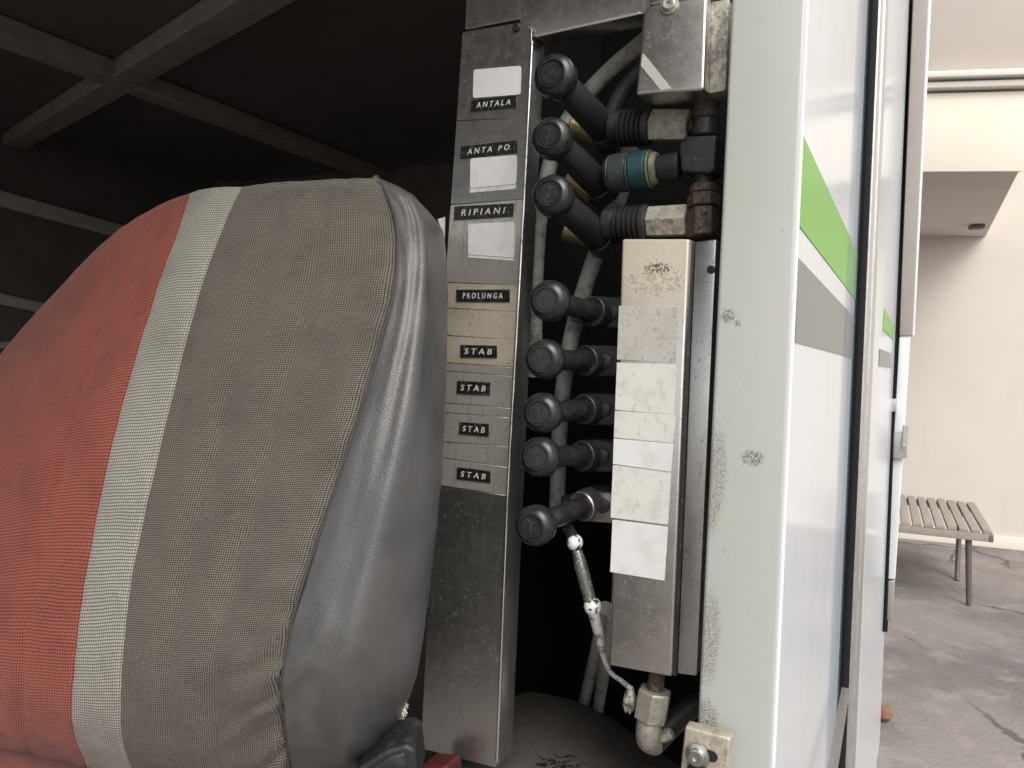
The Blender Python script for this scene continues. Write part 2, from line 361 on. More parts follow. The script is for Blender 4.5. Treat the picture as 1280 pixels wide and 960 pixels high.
m_wall = pmat('cream_render', (.66, .60, .53), .85, 0, layers=[dict(s=1.2, d=6, r=(.35, .7), c=(.61, .55, .485), f=.7), dict(s=30, d=5, r=(.62, .75), c=(.55, .49, .43), f=.35), dict(s=4, d=8, r=(.55, .75), c=(.57, .51, .45), f=.5, st=(1, 1, .25))], bump=[(90, .15, .006, None)])
m_balc = pmat('pale_cream_paint', (.78, .72, .60), .8, 0, layers=[dict(s=2, d=6, r=(.4, .7), c=(.73, .66, .55), f=.6)], bump=[(90, .1, .006, None)])
m_parapet = pmat('pinkish_render', (.50, .44, .385), .85, 0, layers=[dict(s=2, d=6, r=(.4, .7), c=(.46, .40, .35), f=.6)], bump=[(90, .1, .006, None)])
m_soffit = pmat('taupe_soffit', (.66, .62, .565), .85, 0, layers=[dict(s=3, d=6, r=(.4, .7), c=(.6, .56, .51), f=.6)])
m_moulding = pmat('cream_moulding', (.68, .63, .56), .6, 0)
m_ground = bpy.data.materials.new('worn_asphalt')
def make_ground():
    m = m_ground; m.use_nodes = True; nt = m.node_tree; b = nt.nodes['Principled BSDF']
    c = mixc(nt, ramp(nt, noise(nt, 1.3, 6), .38, .66), (.225, .202, .186), (.14, .127, .12))
    c = mixc(nt, fmul(nt, ramp(nt, noise(nt, 5, 7, seed=4), .5, .68), .7), c, (.29, .255, .23))
    c = mixc(nt, fmul(nt, ramp(nt, noise(nt, 90, 4, seed=6), .55, .7), .5), c, (.30, .28, .26))
    c = mixc(nt, fmul(nt, ramp(nt, noise(nt, 130, 4, seed=8), .58, .7), .6), c, (.06, .055, .05))
    g = nt.nodes.new('ShaderNodeNewGeometry')
    ad = nt.nodes.new('ShaderNodeVectorMath'); ad.operation = 'ADD'
    nz = nt.nodes.new('ShaderNodeTexNoise'); nz.inputs['Scale'].default_value = 3; nz.inputs['Detail'].default_value = 6
    ms = nt.nodes.new('ShaderNodeVectorMath'); ms.operation = 'SCALE'; ms.inputs['Scale'].default_value = .35
    nt.links.new(g.outputs['Position'], nz.inputs['Vector']); nt.links.new(nz.outputs['Color'], ms.inputs[0])
    nt.links.new(g.outputs['Position'], ad.inputs[0]); nt.links.new(ms.outputs[0], ad.inputs[1])
    vo = nt.nodes.new('ShaderNodeTexVoronoi'); vo.feature = 'DISTANCE_TO_EDGE'; vo.inputs['Scale'].default_value = 1.5
    nt.links.new(ad.outputs[0], vo.inputs['Vector'])
    cr_ = ramp(nt, vo.outputs['Distance'], .035, .008)
    cr_ = fmul(nt, cr_, ramp(nt, noise(nt, .9, 3, seed=2), .42, .58))
    c = mixc(nt, fmul(nt, cr_, .75), c, (.05, .045, .04))
    nt.links.new(c, b.inputs['Base Color']); b.inputs['Roughness'].default_value = .85
    bp = nt.nodes.new('ShaderNodeBump'); bp.inputs['Strength'].default_value = .5; bp.inputs['Distance'].default_value = .02
    hh = fmul(nt, noise(nt, 40, 7, seed=3), fmul(nt, cr_, -1.2), 'ADD')
    nt.links.new(hh, bp.inputs['Height']); nt.links.new(bp.outputs[0], b.inputs['Normal'])
make_ground()
m_bench = pmat('weathered_grey_wood', (.30, .265, .225), .7, 0, layers=[dict(s=20, r=(.4, .7), c=(.24, .21, .18), f=.8)], bump=[(60, .2, .004, None)])
m_benchleg = pmat('brown_grey_steel', (.12, .10, .09), .5, .2)

# ------------------------------------------------------------------ outdoors: ground, house, bench
b = nb(); bmesh.ops.create_grid(b, x_segments=40, y_segments=40, size=400)
obj('ground', b, m_ground, None, kind='structure')

YW = R_(14)
WN = Vector((-math.sin(YW), -math.cos(YW), 0)); WR = Vector((math.cos(YW), -math.sin(YW), 0))
WO = P(1200, 680, 1); WO = CAM + (WO-CAM)*(H/(CAM.z-WO.z)); WO.z = 0
def wl(px, py, n=0): return on_plane(px, py, WO+WN*n, WN)
house = thing('house', 'cream rendered house wall with a projecting balcony behind the white vehicle side', 'house', WO)
b = nb(); solid(b, [WO+WR*-6, WO+WR*3.5, WO+WR*3.5+Z*6.5, WO+WR*-6+Z*6.5], -WN*.3, .01)
obj('wall', b, m_wall, house)
b = nb(); solid(b, [WO+WR*-6+WN*.002, WO+WR*3.4+WN*.002, WO+WR*3.4+Z*.10+WN*.002, WO+WR*-6+Z*.10+WN*.002], WN*.012, .003)
obj('skirting', b, pmat('pale_skirting', (.70, .64, .56), .8), house)
zs = wl(1195, 295).z
near = on_plane(1278, 213, Vector((0, 0, zs)), Z); nd = (near-WO).dot(WN)
ur = (near-WO).dot(WR)
far = on_plane(1240, 293, Vector((0, 0, zs)), Z); ur2 = (far-WO).dot(WR)
ztop = wl(1220, 112, nd).z
bal = nb()
def Wp(u, n, z): return WO + WR*u + WN*n + Z*z
UL = (wl(1149, 160, nd)-WO).dot(WR)          # the balcony ends short of the parked vehicle
solid(bal, [Wp(UL, .002, zs+.02), Wp(ur2, .002, zs+.02), Wp(ur, nd-.02, zs+.02), Wp(UL, nd-.02, zs+.02)], Z*(ztop-zs-.03), .004)
balo = obj('balcony', bal, m_balc, house)
b = nb(); solid(b, [Wp(UL, .004, zs), Wp(ur2-.01, .004, zs), Wp(ur-.01, nd-.03, zs), Wp(UL, nd-.03, zs)], Z*.018, .002)
obj('soffit', b, m_soffit, balo)
b = nb(); solid(b, [Wp(UL, nd-.018, zs-.004), Wp(ur, nd-.018, zs-.004), Wp(ur, nd-.018, ztop-.012), Wp(UL, nd-.018, ztop-.012)], WN*.018, .004)
obj('fascia', b, m_balc, balo)
for zz, pr in ((ztop, .035), (ztop+.045, .06)):
    b = nb(); solid(b, [Wp(UL, nd-.1, zz), Wp(ur+.03, nd-.1, zz), Wp(ur+.03, nd+pr, zz), Wp(UL, nd+pr, zz)], Z*.036, .01, 3)
    obj('moulding', b, m_moulding, balo)
b = nb(); solid(b, [Wp(UL, nd-.12, ztop+.085), Wp(ur, nd-.12, ztop+.085), Wp(ur, nd-.12, ztop+1.3), Wp(UL, nd-.12, ztop+1.3)], WN*.1, .005)
obj('parapet', b, m_parapet, balo)
c = on_plane(1221, 281, Vector((0, 0, zs)), Z)
b = nb(); solid(b, [c+WR*-.04+WN*-.05-Z*.03, c+WR*.04+WN*-.05-Z*.03, c+WR*.04+WN*.05-Z*.03, c+WR*-.04+WN*.05-Z*.03], Z*.03, .006)
obj('vent', b, m_benchleg, balo)

# bench: a slatted seat on splayed legs
ZB = .47
def bz(px, py, z=ZB): return on_plane(px, py, Vector((0, 0, z)), Z)
fr, fl, br_, bl = bz(1243, 664), bz(1070, 646), bz(1220, 628), bz(1075, 612)
bench = thing('bench', 'low slatted grey bench standing before the cream house wall', 'bench', Vector((fr.x, fr.y, 0)))
ns = 12
for i in range(ns):
    a0, a1 = i/ns+.006, (i+1)/ns-.012
    q = [fl.lerp(fr, a0), fl.lerp(fr, a1), bl.lerp(br_, a1), bl.lerp(br_, a0)]
    b = nb(); solid(b, [p-Z*(.022+random.uniform(0, .004)) for p in q], Z*.022, .004); obj('slat', b, m_bench, bench)
dirb = (bl-fl).normalized(); dire = (fr-fl).normalized()
b = nb(); solid(b, [fl-Z*.07, fr-Z*.07, fr-Z*.023, fl-Z*.023], dirb*.03, .003)
solid(b, [bl-Z*.07, br_-Z*.07, br_-Z*.023, bl-Z*.023], -dirb*.03, .003)
solid(b, [fr-Z*.07-dire*.03, fr-Z*.07, fr-Z*.025, fr-Z*.025-dire*.03], dirb*(br_-fr).length, .003)
obj('seat_frame', b, m_bench, bench)
g0 = bz(1211, 757, 0); g1 = bz(1196, 726, 0)
for top, ft in ((fr-dire*.13+dirb*.05, g0), (br_-dire*.10-dirb*.05, g1), (fl+dire*.1+dirb*.05, g0-(fr-fl)+dire*.2), (bl+dire*.1-dirb*.05, g1-(fr-fl)+dire*.2)):
    b = nb(); tube(b, [top-Z*.03, ft], [.019, .015], 10, 1); obj('leg', b, m_benchleg, bench)
c = bz(1103, 900, .0)
b = ball(nb(), Vector((0, 0, 0)), 1, 14, .12)
for v in b.verts: v.co = Vector((v.co.x*.038, v.co.y*.038, v.co.z*.03)) + c + Z*.03
single('clay_stone', b, pmat('orange_clay', (.22, .115, .08), .85, layers=[dict(s=60, r=(.4, .7), c=(.18, .08, .05), f=.8)]), 'small rounded orange clay stone lying on the grey yard surface', 'stone')

# ------------------------------------------------------------------ the vehicle body
TP = TV(V(600, 480, 0))                       # t of the steel strip's face
veh = thing('vehicle_body', 'white vehicle body with cream door pillar, green and grey stripes and dark open cab', 'vehicle', W(SC, TP, 0))
ZR = H+.80
for (nm, args, mt) in (('roof', (-3.75, SC-.10, -1.12, 3.2, ZR, ZR+.03), m_roof),
                       ('back_wall', (-3.75, SC-.10, 3.1, 3.14, H-.9, ZR-.002), m_roof),
                       ('side_wall', (-3.75, -3.71, -.9, 3.098, H-.9, ZR-.002), m_roof),
                       ('floor', (-3.75, SC-.10, -.3, 3.2, H-.98, H-.902), m_roof)):
    obj(nm, wbox(*args, bw=.004), mt, veh)
for (nm, args, mt) in (('added_front_wall', (-3.75, SC-.25, -1.1, -1.06, H-.98, H-.46), m_roof),  # unseen cab front added, its opening sized for the strip's reflections
                       ('added_front_header', (-3.75, SC-.05, -1.1, -1.06, H+.60, ZR-.002), m_roof),
                       ('compartment_shade_back', (SV(V(560, 480, -.42)), SC-.05, TP+.42, TP+.43, H-.9, ZR-.01), m_void),  # black sheets added to paint the lever bay's depth as shade
                       ('compartment_shade_side', (SV(V(575, 480, -.05)), SV(V(575, 480, -.05))+.01, TP+.045, TP+.418, H-.9, ZR-.01), m_void)):
    obj(nm, wbox(*args, bw=.004), mt, veh)
# roof ribs
def cz(px, py): return on_plane(px, py, Vector((0, 0, ZR)), Z)
def rib(p, q, wd, h, mt, z=ZR-.002):
    p = Vector((p.x, p.y, z)); q = Vector((q.x, q.y, z)); d = (q-p).normalized(); sd = Vector((-d.y, d.x, 0))*wd/2
    b = nb(); solid(b, [p-sd, p+sd, p+sd-Z*h, p-sd-Z*h], q-p, .006, 3); obj('roof_rib', b, mt, veh)
X0 = cz(152, 84)
p1, p2 = cz(-150, -45), cz(420, 190)
d1 = (cz(400, 182)-X0).normalized()
rib(X0-d1*1.6, X0+d1*1.75, .095, .06, m_beam)
d2 = (cz(285, 0)-X0).normalized()
rib(X0+d2*.055, X0+d2*1.1, .095, .055, m_beam); rib(X0-d2*.055, X0-d2*1.6, .095, .055, m_beam)
SL = -3.70
def Lw(px, py): return on_plane(px, py, B*SL, B)
for (x0, y0, x1, y1, hh) in ((-100, 222, 150, 291, .07), (-100, 352, 70, 390, .05), (-100, 438, 40, 428, .03)):
    p, q = Lw(x0, y0), Lw(x1, y1); q = p + A*(q-p).dot(A) + Z*(q-p).z
    b = nb(); solid(b, [p-Z*hh/2, p+Z*hh/2, p+Z*hh/2+B*.04, p-Z*hh/2+B*.04], q-p, .005); obj('wall_rail', b, m_beam_pale, veh)

# cream pillar
NP = .045
zb, zt = H-1.0, H+1.1
pl, pr = V(893, 480, NP), V(988, 480, NP)
def pill(s0, s1, t0, t1, m, nm, par=veh, z0=zb, z1=zt, bw=.003, seg=3, lab=None):
    return obj(nm, wbox(s0, s1, t0, t1, z0, z1, bw, seg=seg), m, par, label=lab)
sl_, sr_ = SV(pl), SV(pr)
tp = TV(pl)
# the pillar leans with the photograph's own edges, so it is drawn by its outline
b = nb(); solid(b, [V(917, -60, NP), V(1011, -60, NP), V(964, 1000, NP), V(867, 1000, NP)], A*.012, .004, 3)
pillar = obj('pillar', b, m_pillar, veh)
b = nb(); solid(b, [V(1009.5, -60, NP-.004), V(1014, -60, NP-.004), V(967.5, 1000, NP-.004), V(963, 1000, NP-.004)], A*.004, .0012, 2)
obj('pillar_lip', b, m_body, pillar)
# outer skin: vertical strips on the side plane, by where they cut the picture's height 480
def leanS(px480, py, off=0):            # the same body lines lean about 3 degrees in the picture
    p0 = S(px480, 480, off); e = (E1-E0).normalized(); q = RM.transposed()
    c, d = q @ (p0-CAM), q @ e; y = py-480
    return p0 + e*((y*c.z-F*c.y)/(F*d.y-y*d.z))
def strip(nm, x0, x1, off0, off1, mt, thick=.012, par=veh, y0=-40, y1=1000, bw=.0015, lab=None):
    q = [leanS(x0, y0, off0), leanS(x1, y0, off1), leanS(x1, y1, off1), leanS(x0, y1, off0)]
    b = nb(); solid(b, q, -BS*thick, bw); return obj(nm, b, mt, par, label=lab)
def sheet(nm, prof, mt, y0=-40, y1=1000, par=veh, thick=.012):
    """body panel from (pixel at mid height, outward offset) pairs, swept from y0 to y1"""
    b = nb(); prof2 = prof
    rows = []
    for k in range(9):
        y = y0+(y1-y0)*k/8; rows.append([leanS(x, y, o) for x, o in prof2])
    vf = [[b.verts.new(p) for p in r] for r in rows]; vb = [[b.verts.new(p-BS*thick) for p in r] for r in rows]
    n = len(prof2)
    for k in range(8):
        for i in range(n-1):
            b.faces.new((vf[k][i], vf[k][i+1], vf[k+1][i+1], vf[k+1][i])); b.faces.new((vb[k][i], vb[k+1][i], vb[k+1][i+1], vb[k][i+1]))
        for i in (0, n-1): b.faces.new((vf[k][i], vf[k+1][i], vb[k+1][i], vb[k][i]))
    for k in (0, 8):
        for i in range(n-1): b.faces.new((vf[k][i], vf[k][i+1], vb[k][i+1], vb[k][i]))
    return obj(nm, b, mt, par, 50)
PA = [(987.3, 0), (1000, 0), (1012, 0), (1026, 0), (1040, 0), (1052, .000), (1060, .001), (1066, .003), (1071, .006)]
skin = sheet('side_panel', PA, m_body)
def offA(x):
    for (x0, o0), (x1, o1) in zip(PA, PA[1:]):
        if x0 <= x <= x1: return o0+(o1-o0)*(x-x0)/(x1-x0)
    return 0
def decal(nm, up, lo, mt, par, px0=.0, n=22):
    """vinyl stripe between two picture lines, laid on the panel and following its flare"""
    b = nb(); top = []; bot = []
    def hit(x, y):
        x480 = x+(y-480)*.0445; return S(x, y, offA(min(max(x480, 987.3), 1071))+.0008)
    for i in range(n+1):
        f = i/n
        for ln, dst in ((up, top), (lo, bot)):
            (xa, ya), (xb, yb) = ln; dst.append(hit(xa+(xb-xa)*f, ya+(yb-ya)*f))
    tv = [b.verts.new(p) for p in top]; bv = [b.verts.new(p) for p in bot]
    t2 = [b.verts.new(p-B*.0005) for p in top]; b2 = [b.verts.new(p-B*.0005) for p in bot]
    for i in range(n):
        b.faces.new((tv[i], tv[i+1], bv[i+1], bv[i])); b.faces.new((t2[i], b2[i], b2[i+1], t2[i+1]))
        b.faces.new((tv[i], t2[i], t2[i+1], tv[i+1])); b.faces.new((bv[i], bv[i+1], b2[i+1], b2[i]))
    b.faces.new((tv[0], bv[0], b2[0], t2[0])); b.faces.new((tv[n], t2[n], b2[n], bv[n]))
    return obj(nm, b, mt, par, 50, label=None)
def film():
    m = bpy.data.materials.new('tinted_film'); m.use_nodes = True; p = m.node_tree.nodes['Principled BSDF']
    p.inputs['Base Color'].default_value = (.22, .29, .36, 1); p.inputs['Roughness'].default_value = .25; p.inputs['Alpha'].default_value = .28
    p.inputs['Specular IOR Level'].default_value = .2; return m
def film_strip():
    b = nb(); rows = []
    for k in range(13):
        y = -40+1040*k/12; rows.append([leanS(x, y, offA(x)+.0018) for x in (1054, 1060, 1066, 1070)])
    vv = [[b.verts.new(p) for p in r] for r in rows]
    for k in range(12):
        for i in range(3): b.faces.new((vv[k][i], vv[k][i+1], vv[k+1][i+1], vv[k+1][i]))
    obj('tinted_film', b, film(), skin, 60)
film_strip()
decal('stripe', ((1004.2, 169), (1077, 327)), ((1000, 283), (1074, 380)), m_green, skin)['label'] = 'broad green stripe'
decal('stripe', ((998, 322), (1073, 402)), ((994.5, 428), (1071, 449)), m_grey_vinyl, skin)['label'] = 'grey stripe'
strip('door_seal', 1070.5, 1079.8, .010, .010, m_seal, .03)
strip('door_trim', 1080, 1086, .013, .013, m_alu, .03)
strip('door_trim', 1086.3, 1090, .016, .012, m_alu, .03)
PB = [(1090.5, .006), (1096, .008), (1102, .006), (1108, .004), (1114, .004), (1119, .008)]
skin2 = sheet('side_panel', PB, m_body, thick=.05)
def decalB(up, lo, mt, lab):
    b = nb()
    def hit(x, y):
        x480 = x+(y-480)*.0445
        o = .006
        for (x0, o0), (x1, o1) in zip(PB, PB[1:]):
            if x0 <= x480 <= x1: o = o0+(o1-o0)*(x480-x0)/(x1-x0)
        return S(x, y, o+.002)
    (xa, ya), (xb, yb) = up; (xc, yc), (xd, yd) = lo
    n = 10; tv = [b.verts.new(hit(xa+(xb-xa)*i/n, ya+(yb-ya)*i/n)) for i in range(n+1)]
    bv = [b.verts.new(hit(xc+(xd-xc)*i/n, yc+(yd-yc)*i/n)) for i in range(n+1)]
    for i in range(n): b.faces.new((tv[i], tv[i+1], bv[i+1], bv[i]))
    r = bmesh.ops.extrude_face_region(b, geom=list(b.faces))
    for v in [g for g in r['geom'] if isinstance(g, bmesh.types.BMVert)]: v.co -= B*.001
    obj('stripe', b, mt, skin2, label=lab)
decalB(((1106, 385), (1118, 410)), ((1104, 412), (1117, 425)), m_green, 'small far green stripe')
decalB(((1100, 436), (1115, 442)), ((1099, 458), (1114, 460)), m_grey_vinyl, 'small far grey stripe')
strip('door_seal', 1119.5, 1123, .014, .020, m_seal, .06, y1=790)
# the far corner post that stands proud of the side
q = S(1122, 480, .02); tq = TV(q)
def FP(px, py): return on_plane(px, py, A*tq, A)
def post(nm, pts, mt, par=veh, th=.05, bw=.004):
    b = nb(); solid(b, [FP(*p) for p in pts], A*th, bw, 3); return obj(nm, b, mt, par)
post('corner_post', [(1143, -40), (1163, -40), (1140.5, 420), (1124, 420)], m_greypost)  # grey, white and metal lengths paint in the glossy edge's reflections
post('corner_post', [(1124, 422), (1138, 422), (1119, 724), (1107, 724)], m_body)
post('corner_post', [(1107, 726), (1118.5, 726), (1116, 775), (1103, 775)], m_alu)
post('edge_bead', [(1162, -40), (1166.5, -40), (1143, 420), (1140, 420)], m_body, th=.03)
lt = thing('door_latch', 'small metal latch on the white corner post above the bench', 'latch', FP(1128, 530))
b = nb(); lathe(b, FP(1131, 548)-A*.03, Z, [(-.03, .006), (-.028, .009), (.05, .009), (.052, .006)], 14); obj('latch_pin', b, m_alu, lt)
b = nb(); solid(b, [FP(x, y)-A*.02 for x, y in ((1116, 540), (1134, 540), (1134, 572), (1116, 572))], A*.018, .003); obj('latch_body', b, m_alu, lt)
b = nb(); solid(b, [FP(x, y)-A*.03 for x, y in ((1112, 498), (1121, 498), (1121, 514), (1112, 514))], A*.028, .003); obj('latch_catch', b, m_alu, lt)
# door stay bar at the bottom
st = thing('door_stay', 'ridged grey metal stay bar slanting up to the black seal', 'stay bar', S(1040, 960, .02))
ea, eb_ = S(1057, 862, .022), S(1034, 1000, .03)
for nm, c0_, c1_, dn, mt in (('bar', -.0055, .0055, 0, m_steel_dark), ('ridge', -.0035, -.0015, -.003, m_alu), ('ridge', .001, .003, -.003, m_alu)):
    b = nb(); solid(b, [ea+B*c0_+A*dn, ea+B*c1_+A*dn, eb_+B*c1_+A*dn, eb_+B*c0_+A*dn], A*.006, .001); obj(nm, b, mt, st)
# wheel arch hump under the levers
rows = []
for k, (yo, n) in enumerate(((30, -.40), (-6, -.34), (-8, -.28), (22, -.17), (66, -.09), (130, -.03), (230, .0))):
    rows.append([V(x, 872+yo+dy, n) for x, dy in ((540, -14), (640, 0), (700, 10), (745, 26), (800, 62), (860, 104), (930, 150))])
b = nb(); g = [spline(r, 5) for r in rows]; g = [spline([r[i] for r in g], 5) for i in range(len(g[0]))]
vv = [[b.verts.new(p) for p in r] for r in g]
for i in range(len(vv)-1):
    for j in range(len(vv[0])-1): b.faces.new((vv[i][j], vv[i+1][j], vv[i+1][j+1], vv[i][j+1]))
r = bmesh.ops.extrude_face_region(b, geom=list(b.faces))
for v in [x for x in r['geom'] if isinstance(x, bmesh.types.BMVert)]: v.co -= Z*.03
obj('wheel_arch', b, m_fender, veh)
# slotted bracket at the pillar's foot
brk = thing('slotted_bracket', 'small zinc bracket with a slotted hole bolted to the cream pillar foot', 'bracket', V(880, 945, .07))
b = nb(); solid(b, [V(856, 908, .075), V(913, 923, .075), V(909, 1000, .075), V(846, 1000, .075)], A*.014, .0025, 3); obj('plate', b, m_bracket, brk)
b = nb()
qs = V(868, 938, .0758); qe = V(890, 946, .0758); dd = (qe-qs).normalized(); up = dd.cross(A)
cap = [qs+(dd*math.cos(a)+up*math.sin(a))*.0048 for a in [math.pi/2+math.pi*i/8 for i in range(9)]] + [qe+(dd*math.cos(a)+up*math.sin(a))*.0048 for a in [-math.pi/2+math.pi*i/8 for i in range(9)]]
solid(b, cap, A*.001, 0); obj('slot', b, m_rubber, brk)
bo = V(872, 944, .0765)
b = lathe(nb(), bo, -A, [(0, .0105), (.002, .0105), (.0025, .009), (.0032, .0075), (.006, .0075), (.0068, .006), (.0066, .0035), (.004, .003), (.0038, 0)], 24); obj('bolt', b, m_steel_dark, brk)
b = lathe(nb(), V(872, 966, .0765), -A, [(0, .0095), (.002, .0095), (.0025, .007), (.005, .007), (.0055, 0)], 24); obj('bolt', b, m_rubber, brk)

# ------------------------------------------------------------------ steel strip with the labels
strip_t = thing('label_strip', 'tall worn steel strip carrying the embossed lever labels beside the seat', 'control panel', V(575, 935, 0))
Lx = [(40, 578), (180, 568.5), (350, 556.5), (480, 548), (640, 541), (935, 526)]
Rx = [(40, 665.5), (250, 655), (420, 645.5), (600, 635), (950, 621)]
def itp(t, y):
    for (y0, x0), (y1, x1) in zip(t, t[1:]):
        if y <= y1: return x0+(x1-x0)*(y-y0)/(y1-y0)
    return t[-1][1]+(y-t[-1][0])*-.045
cuts = [(40, 28), (151, 147), (256, 249), (353, 357), (385, 390), (419, 425), (453, 459), (463, 470), (503, 510), (515, 522), (552, 558), (571, 584), (606, 619), (936, 960)]
b = nb(); solid(b, [V(579, 42, -.0012), V(664.5, 42, -.0012), V(645.5, 420, -.0012), V(622, 957, -.0012), V(528, 935, -.0012), V(548.5, 480, -.0012)], A*.034, .001)
obj('housing', b, m_steel_dark, strip_t)
mats_seq = [m_steel_dark, m_steel_dark, m_steel, m_steel_tan, m_steel_tan, m_steel_tan, m_steel, m_steel, m_steel, m_steel, m_steel, m_steel, m_steel_dark]  # mid plates carry the painted glare, end plates stay darker
for i in range(len(cuts)-1):
    (l0, r0), (l1, r1) = cuts[i], cuts[i+1]
    g = .35
    q = [V(itp(Lx, l0), l0+g, 0), V(itp(Rx, r0) if i else 648, r0+g, 0)]
    if i == 0: q += [V(657, 27, 0), V(665, 37, 0)]
    q += [V(itp(Rx, r1), r1-g, 0), V(itp(Lx, l1), l1-g, 0)]
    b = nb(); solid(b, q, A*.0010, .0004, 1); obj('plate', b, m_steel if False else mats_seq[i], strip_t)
# the worn bright folded edge
b = nb(); e = [V(itp(Rx, y)+.2, y, .0006) for y in range(52, 955, 30)]
tube(b, e, .0017, 10, 1); obj('folded_edge', b, pmat('bright_worn_edge', (.72, .70, .64), .3, 1, layers=[dict(s=120, d=6, r=(.55, .7), c=(.2, .18, .15), f=.7, rough=.7)]), strip_t)
b = lathe(nb(), V(646, 35, .0), -A, [(0, .0052), (.0012, .0052), (.0028, .004), (.0032, .002), (.002, .0012), (.002, 0)], 20); obj('screw', b, m_rubber, strip_t)
for q in (((592, 87), (651, 82), (650, 118), (591, 122.5)), ((588, 198), (646, 193.5), (645, 230), (587.5, 235)), ((585, 280), (643, 277), (642, 322), (585, 318))):
    # rounded corners
    pts = [Vector(p) for p in q]; out = []
    for i in range(4):
        p, a_, c_ = pts[i], pts[i-1], pts[(i+1) % 4]; r = 3.2
        s0, s1 = p+(a_-p).normalized()*r, p+(c_-p).normalized()*r
        for k in range(5):
            t = k/4; out.append(s0*(1-t)**2+p*2*t*(1-t)+s1*t*t)
    b = nb(); solid(b, [V(x, y, .0011) for x, y in out], A*.0008, 0); obj('blank_sticker', b, m_sticker, strip_t)
for q in (((587, 235.4), (645, 230.4), (644.5, 236), (587, 241)), ((585, 318.4), (642, 322.4), (641.6, 326), (585, 322))):
    b = nb(); solid(b, [V(x, y, .0006) for x, y in q], A*.0005, 0); obj('glue_strip', b, m_faded, strip_t)
def letters(text, q, n, frac_w=.74, frac_h=.46, shear=.16, thick=.0005):
    tl, tr, br, blp = [V(x, y, n) for x, y in q]
    cu = bpy.data.curves.new('t', 'FONT'); cu.body = text; cu.size = 1; cu.shear = shear; cu.space_character = 1.6; cu.offset = .004
    cu.extrude = .02; cu.resolution_u = 3
    o = bpy.data.objects.new('t', cu); C.objects.link(o)
    me = bpy.data.meshes.new_from_object(o.evaluated_get(bpy.context.evaluated_depsgraph_get()))
    bpy.data.objects.remove(o); bpy.data.curves.remove(cu)
    xs = [v.co.x for v in me.vertices]; ys = [v.co.y for v in me.vertices]
    x0, x1, y0, y1 = min(xs), max(xs), min(ys), max(ys)
    for v in me.vertices:
        f = (v.co.x-x0)/(x1-x0); h = (v.co.y-y0)/(y1-y0)
        f = (1-frac_w)/2 + f*frac_w; h = (1-frac_h)/2+h*frac_h
        p = blp.lerp(br, f).lerp(tl.lerp(tr, f), h)
        v.co = p - A*(v.co.z+.02)/.04*thick
    return me
for tx, q in (('ANTALA', ((589, 125), (646, 119), (645, 134), (588, 139.5))), ('ANTA PO', ((576, 183), (647, 175), (646, 190.5), (575, 198.5))),
              ('RIPIANI', ((568, 258), (642, 254), (641, 270.5), (567, 275))), ('PROLUNGA', ((570, 362), (637, 362), (637, 377.5), (570, 377))),
              ('STAB', ((575, 431), (621, 432), (621, 447.5), (575, 446.5))), ('STAB', ((571, 476), (613, 478), (612, 494), (570.5, 492))),
              ('STAB', ((574, 527.5), (611, 530), (610.5, 546), (573.5, 542.5))), ('STAB', ((571, 584), (613, 589), (612.5, 604), (570.5, 599)))):
    b = nb(); solid(b, [V(x, y, .0016) for x, y in q], A*.0013, .0003, 1); lb = obj('embossed_label', b, m_tape, strip_t)
    obj('lettering', letters(tx, q, .0016), m_letter, lb, keep=True)
# crossing top plate and the small housing box
tpl = thing('top_plate', 'grimy steel cross plate running above the levers to the cream pillar', 'plate', V(700, 10, -.006))
b = nb(); solid(b, [V(581, 37, -.004), V(648, 24, -.004), V(668, 46, -.004), V(800, 18, -.004), V(914, -7, -.004), V(914, -70, -.004), V(585, -70, -.004)], A*.03, .0012)
obj('plate', b, m_steel_dark, tpl)
b = nb(); solid(b, [V(669, 46.6, -.002), V(800, 17.6, -.002), V(800, 14.4, -.002), V(669, 43.4, -.002)], A*.0019, .0004, 1); obj('bright_edge', b, m_steel, tpl)
hb = thing('steel_housing', 'square grey steel box housing hanging at the top next to the cream pillar', 'box', V(838, 60, .03))
b = nb(); solid(b, [V(804, 14, .03), V(812, 7, .03), V(884, -6, .03), V(880, 112, .03), V(795, 119, .03)], A*.06, .003, 3)
obj('cover', b, m_cover, hb)
b = nb(); solid(b, [V(810, 7, .0285), V(832, -40, .0285), V(886, -50, .0285), V(884, -6, .0285)], A*.05, .003, 3); obj('upper_flap', b, m_steel_dark, hb)
for q in (((803.5, 66), (812, 76), (840, 111), (826, 112.5), (801, 82)),):
    b = nb(); solid(b, [V(x, y, .0306) for x, y in q], A*.0005, 0); obj('scuffed_tape', b, m_faded_grey, hb)
b = lathe(nb(), V(837, 6, .0305), -A, [(0, .009), (.0015, .009), (.002, .0065), (.004, .0065), (.005, .005), (.0045, .002), (.003, .0018), (.003, 0)], 22); obj('bolt', b, m_zinc, hb)
b = nb(); solid(b, [V(889, 2, .012), V(912, -2, .012), V(907, 113, .012), V(886, 117, .012)], A*.03, .002); obj('side_flange', b, m_zinc, hb)

